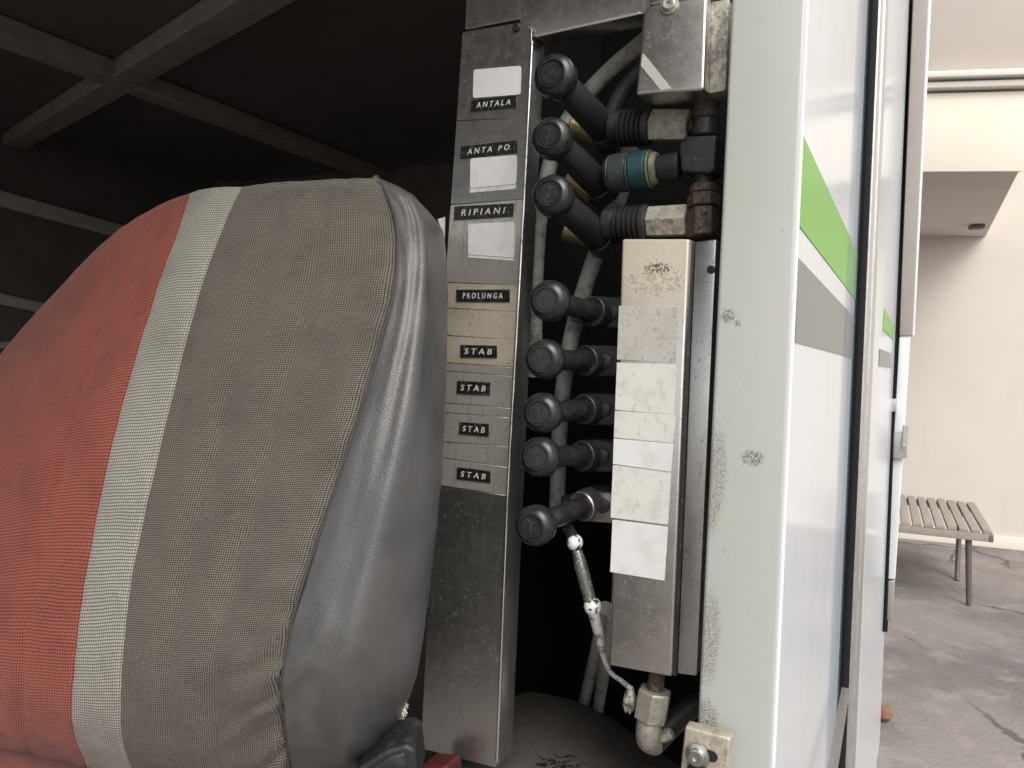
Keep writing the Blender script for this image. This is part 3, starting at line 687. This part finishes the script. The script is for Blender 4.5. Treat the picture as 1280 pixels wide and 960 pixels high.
# ------------------------------------------------------------------ ribbed valve cover with faded labels
cov = thing('valve_cover', 'long folded steel cover with a column of faded white labels beside the pillar', 'cover', V(800, 840, .02))
NC = .02
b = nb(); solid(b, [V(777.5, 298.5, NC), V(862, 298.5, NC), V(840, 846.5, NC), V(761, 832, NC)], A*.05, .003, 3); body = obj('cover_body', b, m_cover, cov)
b = nb(); solid(b, [V(863.5, 303, NC-.008), V(868.5, 303, NC-.008), V(846, 845, NC-.008), V(841, 845, NC-.008)], A*.03, .0008); obj('groove', b, m_black_metal, cov)
b = nb(); solid(b, [V(869, 302, NC-.003), V(895.5, 299, NC-.003), V(871, 845.5, NC-.003), V(846.5, 842, NC-.003)], A*.03, .002, 2); obj('flange', b, m_steel_dark, cov)
b = lathe(nb(), V(889, 337, NC-.003), -A, [(0, .004), (.001, .004), (.0015, .002), (.0015, 0)], 14); obj('rivet', b, m_rubber, cov)
for q, mt in ((((773.5, 382), (848, 383.5), (843.5, 453.5), (771, 449.5)), m_faded_grey), (((771, 453), (845.5, 456.5), (843, 518), (768.5, 512.5)), m_faded),
              (((768.5, 513.5), (845, 518.8), (841.5, 554), (767, 547)), m_faded), (((767, 548), (841.3, 555), (839, 590), (766, 580)), m_sticker),
              (((766, 581), (838.5, 591.5), (835, 656), (763, 647)), m_faded), (((765.5, 649.5), (834.5, 659), (830.5, 726), (762.5, 715)), m_sticker)):
    b = nb(); solid(b, [V(x, y, NC+.0009+random.uniform(0, .0003)) for x, y in q], A*.0009, .0002, 1); obj('faded_label', b, mt, cov)

# ------------------------------------------------------------------ the eight levers
LEV = [((694, 96), (757, 163), 'lever with its black knob topmost in the column, beside the ANTALA label', 1.06, 1),
       ((690, 173), (750, 232), 'black lever knob next to the ANTA PO label, above the second grey fitting', 1.0, 1),
       ((691, 245), (750, 297), 'black lever knob third from the top, next to the RIPIANI label', 1.02, 1),
       ((687, 376), (742, 390), 'black lever knob beside the PROLUNGA label, below the wide gap', 1.0, 0),
       ((681, 449), (733, 451), 'black lever knob beside the upper pair of STAB labels, under the PROLUNGA lever', .98, 0),
       ((678, 516), (731, 512), 'black lever knob third below the wide gap, beside a STAB label', .98, 0),
       ((675, 571), (729, 570), 'black lever knob close above the lowest one, near the lowest STAB label', .98, 0),
       ((669, 657), (730, 632), 'lowest lever with a dusty black knob, over the ball jointed linkage rod', 1.0, 0)]
for i, (h, s, lab, sc, up) in enumerate(LEV):
    hc = V(h[0], h[1], .06); bc = V(s[0], s[1], -.035 if up else -.02)
    ax = (bc-hc).normalized(); L = (bc-hc).length
    # the knob's face looks towards the viewer more squarely than the bent stem
    fx = (ax*.8 + (hc-CAM).normalized()*.7).normalized()
    t = thing('control_lever', lab, 'lever', bc, 'black control levers in the column')
    k = sc*1.04
    prof = [(.0004, 0), (.0004, .0100*k), (.0012, .0104*k), (.0012, .0110*k), (-.0006, .0113*k), (-.0006, .0125*k), (.0010, .0129*k), (.0026, .0162*k), (.0065, .0188*k), (.012, .0198*k), (.019, .0196*k), (.0245, .0180*k), (.029, .0148*k), (.033, .0118*k)]
    kb = lathe(nb(), hc-fx*.012, fx, prof, 36); kn = obj('knob', kb, m_knob, t, 32)
    # engraved mark on the cap
    u = (Z-fx*Z.dot(fx)).normalized(); v = fx.cross(u); c0 = hc-fx*.012+fx*.0003; b = nb(); ang = random.uniform(-.3, .3) + (.9 if i == 0 else 0)
    uu = u*math.cos(ang)+v*math.sin(ang); vv_ = v*math.cos(ang)-u*math.sin(ang)
    def bar(a0, a1, c1, c2): solid(b, [c0+uu*a0+vv_*c1, c0+uu*a1+vv_*c1, c0+uu*a1+vv_*c2, c0+uu*a0+vv_*c2], -fx*.0007, 0)
    bar(-.006, .006, -.0006, .0006)
    if i: bar(.0045, .0058, -.0042, -.0007); bar(.0045, .0058, .0007, .0042)
    if i in (1, 2): bar(-.003, -.002, -.005, -.0007)
    obj('engraved_mark', b, m_knob_mark, kn)
    b = nb(); e0 = hc+fx*.014
    tube(b, [e0, hc.lerp(bc, .45), bc.lerp(hc, .1), bc], [.0125*k, .0142*k, .0150*k, .0150*k] if up else [.0105, .0108, .0112, .0116], 20, 8); obj('stem', b, m_knob if not up else m_rubber, t)
    b = nb(); rr = .0185 if up else .0165
    lathe(b, bc-ax*.004, ax, [(0, rr-.0028), (-.0012, rr-.0012), (0, rr), (.016, rr+.001), (.018, rr-.002)], 26); obj('socket', b, m_black_metal if i < 7 else m_steel_dark, t)

# valve bodies behind the five lower levers
for i in range(3, 8):
    s = LEV[i][1]; lab = ['dark valve block behind the PROLUNGA lever', 'dark valve block behind the upper STAB lever', 'dark valve block in the middle of the STAB levers',
                          'dark valve block behind the lever just above the lowest', 'grimy valve block behind the lowest lever, above the linkage rod'][i-3]
    t = thing('valve_block', lab, 'valve', V(s[0]+20, s[1], -.05), 'valve blocks behind the lower levers')
    dy = 4 if i == 7 else 0
    b = pp([(s[0]-8, s[1]-20), (790, s[1]-18+dy), (790, s[1]+21+dy), (s[0]-8, s[1]+19)], -.030, .05, .003, seg=3); obj('block', b, m_steel_dark if i == 7 else m_black_metal, t)
    b = lathe(nb(), V(s[0]+24, s[1], -.0295), -A, [(0, .0085), (.003, .0085), (.004, .007), (.004, 0)], 6); obj('plug', b, m_black_metal, t)
    b = pp([(s[0]-30, s[1]-12), (s[0]-8, s[1]-14), (s[0]-8, s[1]+13), (s[0]-30, s[1]+12)], -.06, .02, .003); obj('spool_end', b, m_black_metal, t)

# fittings at the top right
def horiz(nm, y0, y1, segs, lab, cat, n=-.02, group=None):
    """turned fitting lying along a picture line; segs = (name, x0, x1, radius0, radius1, sides, material)"""
    t = thing(nm, lab, cat, V(segs[0][1], y0, n), group)
    xs0, xs1 = segs[0][1], segs[-1][2]
    def pt(x): return V(x, y0+(y1-y0)*(x-xs0)/(xs1-xs0), n)
    for (pn, x0, x1, r0, r1, sd, mt) in segs:
        p, q = pt(x0), pt(x1); L = (q-p).length; ax = (q-p).normalized(); c = min(.0015, L*.2)
        b = lathe(nb(), p, ax, [(0, r0-c), (c, r0), (L-c, r1), (L, r1-c)], sd, math.pi/6 if sd == 6 else 0); obj(pn, b, mt, t, 35)
    return t
def bellows(nm, x0, x1, y, n, r, lab):
    p, q = V(x0, y, n), V(x1, y, n); L = (q-p).length; prof = [(0, .5*r)]
    k = 5
    for i in range(k): prof += [(L*(i+.05)/k, r*.80), (L*(i+.35)/k, r), (L*(i+.6)/k, r), (L*(i+.95)/k, r*.80)]
    prof += [(L, r*.5)]
    return lathe(nb(), p, q-p, prof, 26)
t = horiz('pipe_fitting', 158, 158, [('boot_collar', 764, 776, .0165, .0165, 26, m_black_metal), ('neck', 806, 815, .0195, .0195, 26, m_black_metal), ('hex_nut', 815, 862, .0178, .0170, 6, m_zinc), ('pipe_end', 862, 872, .010, .010, 18, m_rubber)],
          'worn zinc hex fitting with black ribbed boot under the steel box', 'fitting', -.02, 'hydraulic fittings behind the top levers')
obj('ribbed_boot', bellows('b', 776, 806, 160, -.02, .0195, ''), m_rubber, t, 30)
t = horiz('pipe_fitting', 280, 275, [('boot_collar', 756, 770, .0165, .0165, 26, m_black_metal), ('neck', 802, 811, .0185, .0185, 26, m_black_metal), ('hex_nut', 811, 860, .0168, .0172, 6, m_zinc), ('pipe_end', 860, 872, .010, .010, 18, m_rubber)],
          'chalky worn hex fitting directly above the top edge of the labelled cover', 'fitting', -.02, 'hydraulic fittings behind the top levers')
obj('ribbed_boot', bellows('b', 770, 802, 279, -.02, .0185, ''), m_rubber, t, 30)
t = horiz('hose_coupling', 218, 207, [('oily_body', 759, 766, .0165, .0195, 26, m_teal_grey), ('oily_body', 766, 788, .0200, .0205, 26, m_teal_grey), ('thin_ring', 788, 790.5, .0212, .0212, 26, m_teal_grey), ('teal_band', 790.5, 811, .0203, .0200, 26, m_teal),
          ('lime_ring', 812, 815, .0195, .0195, 26, m_lime), ('lime_ring', 815, 823, .0175, .0165, 26, m_lime), ('neck', 823, 850, .0125, .0140, 20, m_rubber)],
          'oily grey hose coupling with a teal band and lime ring', 'coupling', -.012)
el = thing('elbow_block', 'dark square elbow block with rusty threaded nuts stacked by the pillar', 'fitting', V(872, 190, -.015))
b = pp([(848, 180), (860, 170), (896, 168), (893, 212), (886, 217), (851, 214)], .0, .034, .003, seg=3); obj('block', b, m_black_metal, el)
def vert(nm, x0, y0, x1, y1, r0, r1, sd, mt, n=-.016, par=el):
    p, q = V(x0, y0, n), V(x1, y1, n); L = (q-p).length; c = min(.0015, L*.2)
    b = lathe(nb(), p, q-p, [(0, r0-c), (c, r0), (L-c, r1), (L, r1-c)], sd, 0); return obj(nm, b, mt, par, 35)
vert('thread', 884, 128, 883, 150, .0125, .0125, 22, m_rust); vert('neck', 883, 150, 881, 172, .0135, .0135, 18, m_black_metal)
vert('upper_pipe', 886, 112, 884, 128, .009, .010, 18, m_rubber)
vert('neck', 880, 214, 880, 232, .0105, .0105, 20, m_rubber); vert('collar', 880, 231, 879.5, 243, .0135, .0140, 22, m_rust); vert('hex_nut', 879.5, 243, 879, 259, .0162, .0162, 6, m_rust)
vert('lower_nut', 878.5, 261, 878, 296, .0158, .0158, 6, m_rust)

# brass stubs peeking out from behind the upper levers
for (x0, y0, x1, y1, lab) in ((712, 157, 752, 172, 'dull brass stub between the topmost and second lever knobs'), (708, 222, 742, 244, 'dull brass stub between the second and third lever knobs'), (704, 288, 738, 298, 'dull brass stub just below the third lever knob')):
    p, q = V(x0, y0, -.03), V(x1, y1, -.04); L = (q-p).length
    single('brass_stub', lathe(nb(), p, q-p, [(0, .007), (.002, .0105), (L, .0115)], 22), m_brass, lab, 'fitting', 'brass stubs behind the upper levers')
# hoses
def hose(nm, pts, r, mt, lab):
    b = tube(nb(), [V(x, y, n) for x, y, n in pts], r, 18, 8); return single(nm, b, mt, lab, 'hose', None)
hose('hydraulic_hose', [(850, 15, -.05), (805, 52, -.06), (760, 90, -.07), (722, 132, -.07), (700, 172, -.07), (683, 222, -.075), (673, 290, -.08), (669, 380, -.085), (668, 470, -.1)], .0095, m_hose, 'pale grey hose curving down behind the top levers along the steel strip')
hose('hydraulic_hose', [(850, 60, -.06), (812, 80, -.07), (780, 112, -.075), (763, 150, -.075), (760, 190, -.07)], .009, m_hose_dark, 'dark hose curving in behind the steel box at the top')
hose('hydraulic_hose', [(790, 170, -.07), (776, 240, -.075), (756, 290, -.075), (739, 335, -.075), (722, 390, -.085), (709, 450, -.09), (700, 530, -.1), (696, 640, -.12)], .0098, m_hose, 'grey hose running down behind the middle levers')
hose('hydraulic_hose', [(757, 760, -.07), (748, 805, -.14), (737, 850, -.26), (724, 905, -.36)], .0085, m_hose, 'left one of two thin grey hoses dropping to the wheel arch')
hose('hydraulic_hose', [(768, 770, -.06), (759, 815, -.13), (752, 858, -.25), (743, 915, -.36)], .0080, m_hose, 'right one of two thin grey hoses dropping to the wheel arch')

# linkage rod
lk = thing('linkage_rod', 'worn white linkage rod with ball joints hanging from the lowest lever', 'rod', V(730, 720, 0))
n0 = -.005
b = tube(nb(), [V(703, 645, -.02), V(712, 664, -.01), V(717, 674, n0)], .0065, 14, 4); obj('upper_arm', b, m_black_metal, lk)
obj('ball_joint', ball(nb(), V(718.5, 678, n0), .0088, 22), m_white_chip, lk, 180)
b = tube(nb(), [V(721, 688, n0), V(729, 718, n0), V(738, 752, n0)], [.0056, .0072, .0070, .0066], 16, 6); obj('rod', b, m_rod, lk)
obj('ball_joint', ball(nb(), V(741, 758, n0), .0095, 22), m_white_chip, lk, 180)
b = tube(nb(), [V(742, 764, n0), V(748, 790, n0), V(755, 822, n0), V(763, 840, n0), V(778, 852, n0), V(790, 862, n0)], [.0066, .0058, .0032, .0026, .0026, .003], 12, 6); obj('bent_strap', b, pmat('flaking_strap', (.36, .35, .315), .6, .1, layers=[dict(s=110, d=7, r=(.50, .58), c=(.07, .065, .06), f=.9, ro=.7), dict(s=500, r=(.6, .7), c=(.2, .18, .16), f=.7)], bump=[(250, .4, .001, None)]), lk)
b = ball(nb(), Vector((0, 0, 0)), 1, 14, .2)
cc = V(787, 876, n0)
for v in b.verts: v.co = cc + B*v.co.x*.0075 + A*v.co.y*.008 + Z*v.co.z*.012
obj('end_lug', b, bpy.data.materials['flaking_strap'], lk, 50)
# bottom elbow
eb = thing('bottom_elbow', 'grimy brass grey elbow fitting under the labelled cover', 'fitting', V(815, 900, -.005))
nn = -.004
vert('rusty_tube', 822, 838, 818, 866, .0082, .0082, 18, m_rust, nn, eb)
vert('hex_nut', 819, 862, 813, 899, .0172, .0172, 6, m_zinc, nn, eb)
b = nb(); tube(b, [V(812.5, 898, nn), V(811, 912, nn), V(811, 924, nn-.006), V(818, 930, nn-.03)], [.0125, .0128, .0125, .011], 20, 6); obj('elbow', b, m_zinc, eb)
vert('side_plug', 826, 922, 840, 916, .0065, .006, 6, m_zinc, nn-.01, eb)
hose('hydraulic_hose', [(818, 928, -.03), (845, 900, -.05), (870, 880, -.06), (900, 870, -.08)], .012, m_rubber, 'short black hose leaving the bottom elbow towards the pillar')
# white patch added as the bright gap at the strip's left edge, and red block at its foot
single('light_gap_patch', pp([(547, 274), (556, 271), (555.5, 297)], -.004, .001, .0), m_sticker, 'tiny white patch added as the bright gap between seat top and steel strip', 'light gap')
b = nb(); solid(b, [P(526, 956, .80), P(558, 958, .79), P(562, 995, .79), P(528, 995, .80)], A*.03, .004, 3)
single('red_block', b, m_redplastic, 'small red plastic block at the foot of the steel strip', 'block')

# ------------------------------------------------------------------ seat
DC = [.33, .26, .20, .14, .09, .065, .035, 0]     # depth added from the seam to the far side
rowsF = [  # seam depth, pixels: far columns ... red/silver, silver/taupe, taupe middle, seam
    (.76, [(-70, 585), (-5, 470), (72, 372), (150, 296), (238, 250), (300, 243), (392, 236), (471, 236)]),     # rolled back, hidden
    (.715, [(-75, 560), (-6, 452), (72, 362), (150, 287), (238, 242.5), (301, 235), (392, 227.5), (474, 225)]),
    (.690, [(-105, 590), (-35, 492), (45, 402), (125, 330), (223, 284), (282, 276), (386, 270), (492, 272)]),
    (.655, [(-170, 660), (-85, 560), (5, 480), (95, 420), (188, 382), (246, 374), (368, 366), (492, 362)]),
    (.61, [(-240, 740), (-150, 660), (-50, 600), (55, 560), (142, 548), (203, 545), (322, 545), (440, 540)]),
    (.58, [(-270, 790), (-180, 745), (-80, 715), (20, 702), (110, 700), (168, 700), (280, 705), (386, 705)]),
    (.565, [(-280, 830), (-190, 815), (-95, 812), (-2, 820), (93, 828), (152, 826), (252, 832), (354, 822)]),
    (.575, [(-270, 860), (-185, 868), (-92, 880), (0, 902), (90, 908), (150, 915), (252, 920), (352, 895)]),
    (.600, [(-250, 880), (-175, 890), (-90, 905), (8, 930), (104, 948), (164, 966), (262, 985), (362, 962)]),
    (.640, [(-240, 895), (-170, 905), (-85, 922), (15, 950), (112, 972), (170, 990), (268, 1005), (368, 985)]),
]
GF = [[P(x, y, d+DC[i]) for i, (x, y) in enumerate(pts)] for d, pts in rowsF]
def evalgrid(G, nu, nv):
    rows = [spline(r, nu) for r in G]
    cols = [spline([r[i] for r in rows], nv) for i in range(len(rows[0]))]
    return [[cols[i][j] for i in range(len(cols))] for j in range(len(cols[0]))]      # [row][col]
NU, NV = 22, 16
FR = evalgrid(GF, NU, NV)
nrow, ncol = len(FR), len(FR[0])
# swell the cushion, sew in the grooves and the creases by the seam
def normal(G, j, i):
    a = G[min(j+1, len(G)-1)][i]-G[max(j-1, 0)][i]; b_ = G[j][min(i+1, len(G[0])-1)]-G[j][max(i-1, 0)]
    n = b_.cross(a); n.normalize()
    return n if n.dot(CAM-G[j][i]) > 0 else -n
FN = [[normal(FR, j, i) for i in range(ncol)] for j in range(nrow)]
import mathutils.noise as mn
def relief(j, i):
    u = i/NU; v = j/NV; d = 0; tp_ = max(0, min(1, (v-1.0)/1.0))
    for u0, dp, wd in ((5.62, .0018, .045), (6.18, .0020, .045), (4.0, .0010, .02), (5.0, .0010, .02), (3.3, .0020, .05)):
        d -= tp_*dp*math.exp(-((u-u0)/wd)**2)
    for u0 in (5.3, 5.9, 6.6): d += tp_*.0016*math.exp(-((u-u0)/.22)**2)
    near = math.exp(-((u-7)/.55)**2)
    low = max(0, min(1, (v-4.6)/1.2))
    d += near*low*.0030*math.sin((v*5.2+u*2.4)*2.2+mn.noise(Vector((u*2, v*2, 0)))*3)
    d += near*.0015*math.sin(v*17+u*3)*max(0, min(1, (v-1.5)))*.5
    d += (.0022 if u > 5 else .001)*mn.noise(Vector((u*1.2, v*1.4, 3.3)))
    d += .0008*mn.noise(Vector((u*5, v*5, 1.3)))
    if u > 6.95: d -= .002
    return d
FS = [[FR[j][i]+FN[j][i]*relief(j, i) for i in range(ncol)] for j in range(nrow)]
jm = 5*NV
ulen = [0]
for i in range(1, ncol): ulen.append(ulen[-1]+(FR[jm][i]-FR[jm][i-1]).length)
im = 5*NU; vlen = [0]
for j in range(1, nrow): vlen.append(vlen[-1]+(FR[j][im]-FR[j-1][im]).length)
def patch(G, i0, i1, us, vs_):
    b = nb(); uvl = b.loops.layers.uv.new('UVMap'); vs2 = [[b.verts.new(G[j][i]) for i in range(i0, i1+1)] for j in range(len(G))]
    for j in range(len(G)-1):
        for i in range(i1-i0):
            f = b.faces.new((vs2[j][i], vs2[j+1][i], vs2[j+1][i+1], vs2[j][i+1]))
            for l, (jj, ii) in zip(f.loops, ((j, i), (j+1, i), (j+1, i+1), (j, i+1))): l[uvl].uv = (us[i0+ii], vs_[jj])
    return b
seat = thing('driver_seat', 'worn seat with red, silver and taupe striped cloth backrest and grey vinyl side', 'seat', P(330, 980, .68))
back = obj('backrest_cloth', patch(FS, 5*NU, 7*NU, ulen, vlen), m_brown, seat, 180, keep=True); back['label'] = 'taupe cloth panel of the backrest'
obj('stripe_panel', patch(FS, 4*NU, 5*NU, ulen, vlen), m_silver, seat, 180, label='silver woven stripe', keep=True)
obj('backrest_cloth', patch(FS, 0, 4*NU, ulen, vlen), m_red, seat, 180, label='red cloth middle of the backrest', keep=True)
# vinyl side
VX = [[(494, 246), (517, 267), (540, 302)],
      [(498, 234), (523, 251), (551, 290)],
      [(514, 280), (534, 292), (557, 320)],
      [(514, 372), (536, 385), (558.5, 410)],
      [(478, 545), (515, 550), (554, 560)],
      [(432, 704), (482, 704), (541, 702)],
      [(402, 822), (455, 826), (524, 828)],
      [(395, 890), (448, 890), (506, 884)],
      [(402, 952), (446, 938), (489, 919)],
      [(402, 976), (444, 960), (483, 934)]]
GV = []
for r, (d, pts) in enumerate(rowsF):
    q = [GF[r][7]] + [P(x, y, d+dd) for (x, y), dd in zip(VX[r], (-.003, .006, .088))]
    q.append(q[-1]+(A*.05-B*.075)); GV.append(q)
VR = evalgrid(GV, 16, NV)
VN = [[normal(VR, j, i) for i in range(len(VR[0]))] for j in range(len(VR))]
def vrel(j, i):
    u = i/16; v = j/NV; d = .0012*mn.noise(Vector((u*2, v*2, 7)))
    lo = math.exp(-((v-6.2)/1.1)**2)*math.exp(-((u-.5)/.6)**2)
    d += lo*.0022*math.sin(v*6+u*5)
    return d - (.003 if i == 0 else .001*math.exp(-i))
VS = [[VR[j][i]+VN[j][i]*vrel(j, i) for i in range(len(VR[0]))] for j in range(len(VR))]
uv_ = [i*.006 for i in range(len(VR[0]))]
obj('vinyl_side', patch(VS, 0, len(VR[0])-1, uv_, vlen), m_vinyl, seat, 180, keep=True)
# rear of the backrest
RB = [[p + A*.11 + B*(-.085) - Z*.012 for p in r] for r in FR]
obj('backrest_rear', patch(RB, 0, ncol-1, ulen, vlen), m_vinyl, seat, 180, keep=True)
# piping and stitches on the seam
b = tube(nb(), [FS[j][-1]+FN[j][-1]*.0006 for j in range(NV+5, nrow, 4)], .0013, 8, 1); pip = obj('seam_piping', b, m_thread, seat)
b = nb()
for j in range(NV, nrow-1, 2):
    p, q = FS[j][-2]+FN[j][-2]*.0003, FS[j+1][-2]+FN[j+1][-2]*.0003
    tube(b, [p, p.lerp(q, .8)], .0004, 5, 1)
obj('stitching', b, m_thread, seat, kind='stuff')
# torn corner
b = nb()
for k in range(70):
    f = random.random(); jj = int((6.9+f*1.6)*NV); p = VS[min(jj, len(VS)-1)][3*16-random.randint(0, 2)]
    d = Vector((random.uniform(-.3, 1), random.uniform(-1, .2), random.uniform(-.8, .5)))*random.uniform(.002, .006)
    tube(b, [p, p+d*.5+Vector((0, 0, random.uniform(-.001, .001))), p+d], [.0009, .0005], 5, 2)
obj('torn_edge', b, m_foam, seat, kind='stuff', label='frayed pale stuffing at the torn vinyl corner')
# cushion
GC = []
for dy, dd, rz in ((6, .07, 0), (24, .02, 0), (40, -.02, 0), (80, -.07, 0), (160, -.13, 0), (330, -.15, 0)):
    GC.append([P(x, y+dy, d+dd) for x, y, d in ((-330, 862, .98), (-190, 872, .88), (-90, 888, .80), (0, 908, .75), (55, 928, .70), (110, 948, .665), (190, 975, .64), (300, 1000, .62))])
CR_ = evalgrid(GC, 10, 10); CN = [[normal(CR_, j, i) for i in range(len(CR_[0]))] for j in range(len(CR_))]
CS = [[CR_[j][i]+CN[j][i]*(.004*mn.noise(Vector((i*.08, j*.07, 2)))-.003*math.exp(-((j-28)/2)**2)) for i in range(len(CR_[0]))] for j in range(len(CR_))]
obj('cushion', patch(CS, 0, len(CS[0])-1, [i*.009 for i in range(len(CS[0]))], [j*.006 for j in range(len(CS))]), fabric('darker_red_weave', (.15, .03, .02), (.33, .075, .05), .0028, .0026, .2, .62, .5), seat, 180, keep=True)  # cushion weave toned darker than the backrest's red
b = nb(); solid(b, [P(436, 985, .60), P(446, 962, .60), P(482, 938, .60), P(508, 931, .60), P(519, 938, .60), P(524, 985, .60)], Vector((0, .05, 0)), .006, 4)
obj('recline_lever', b, m_blackplastic, seat)
b = nb(); solid(b, [P(452, 985, .598), P(456, 966, .598), P(486, 946, .598), P(506, 941, .598), P(512, 985, .598)], Vector((0, .01, 0)), .003, 3)
obj('lever_face', b, m_blackplastic, seat)
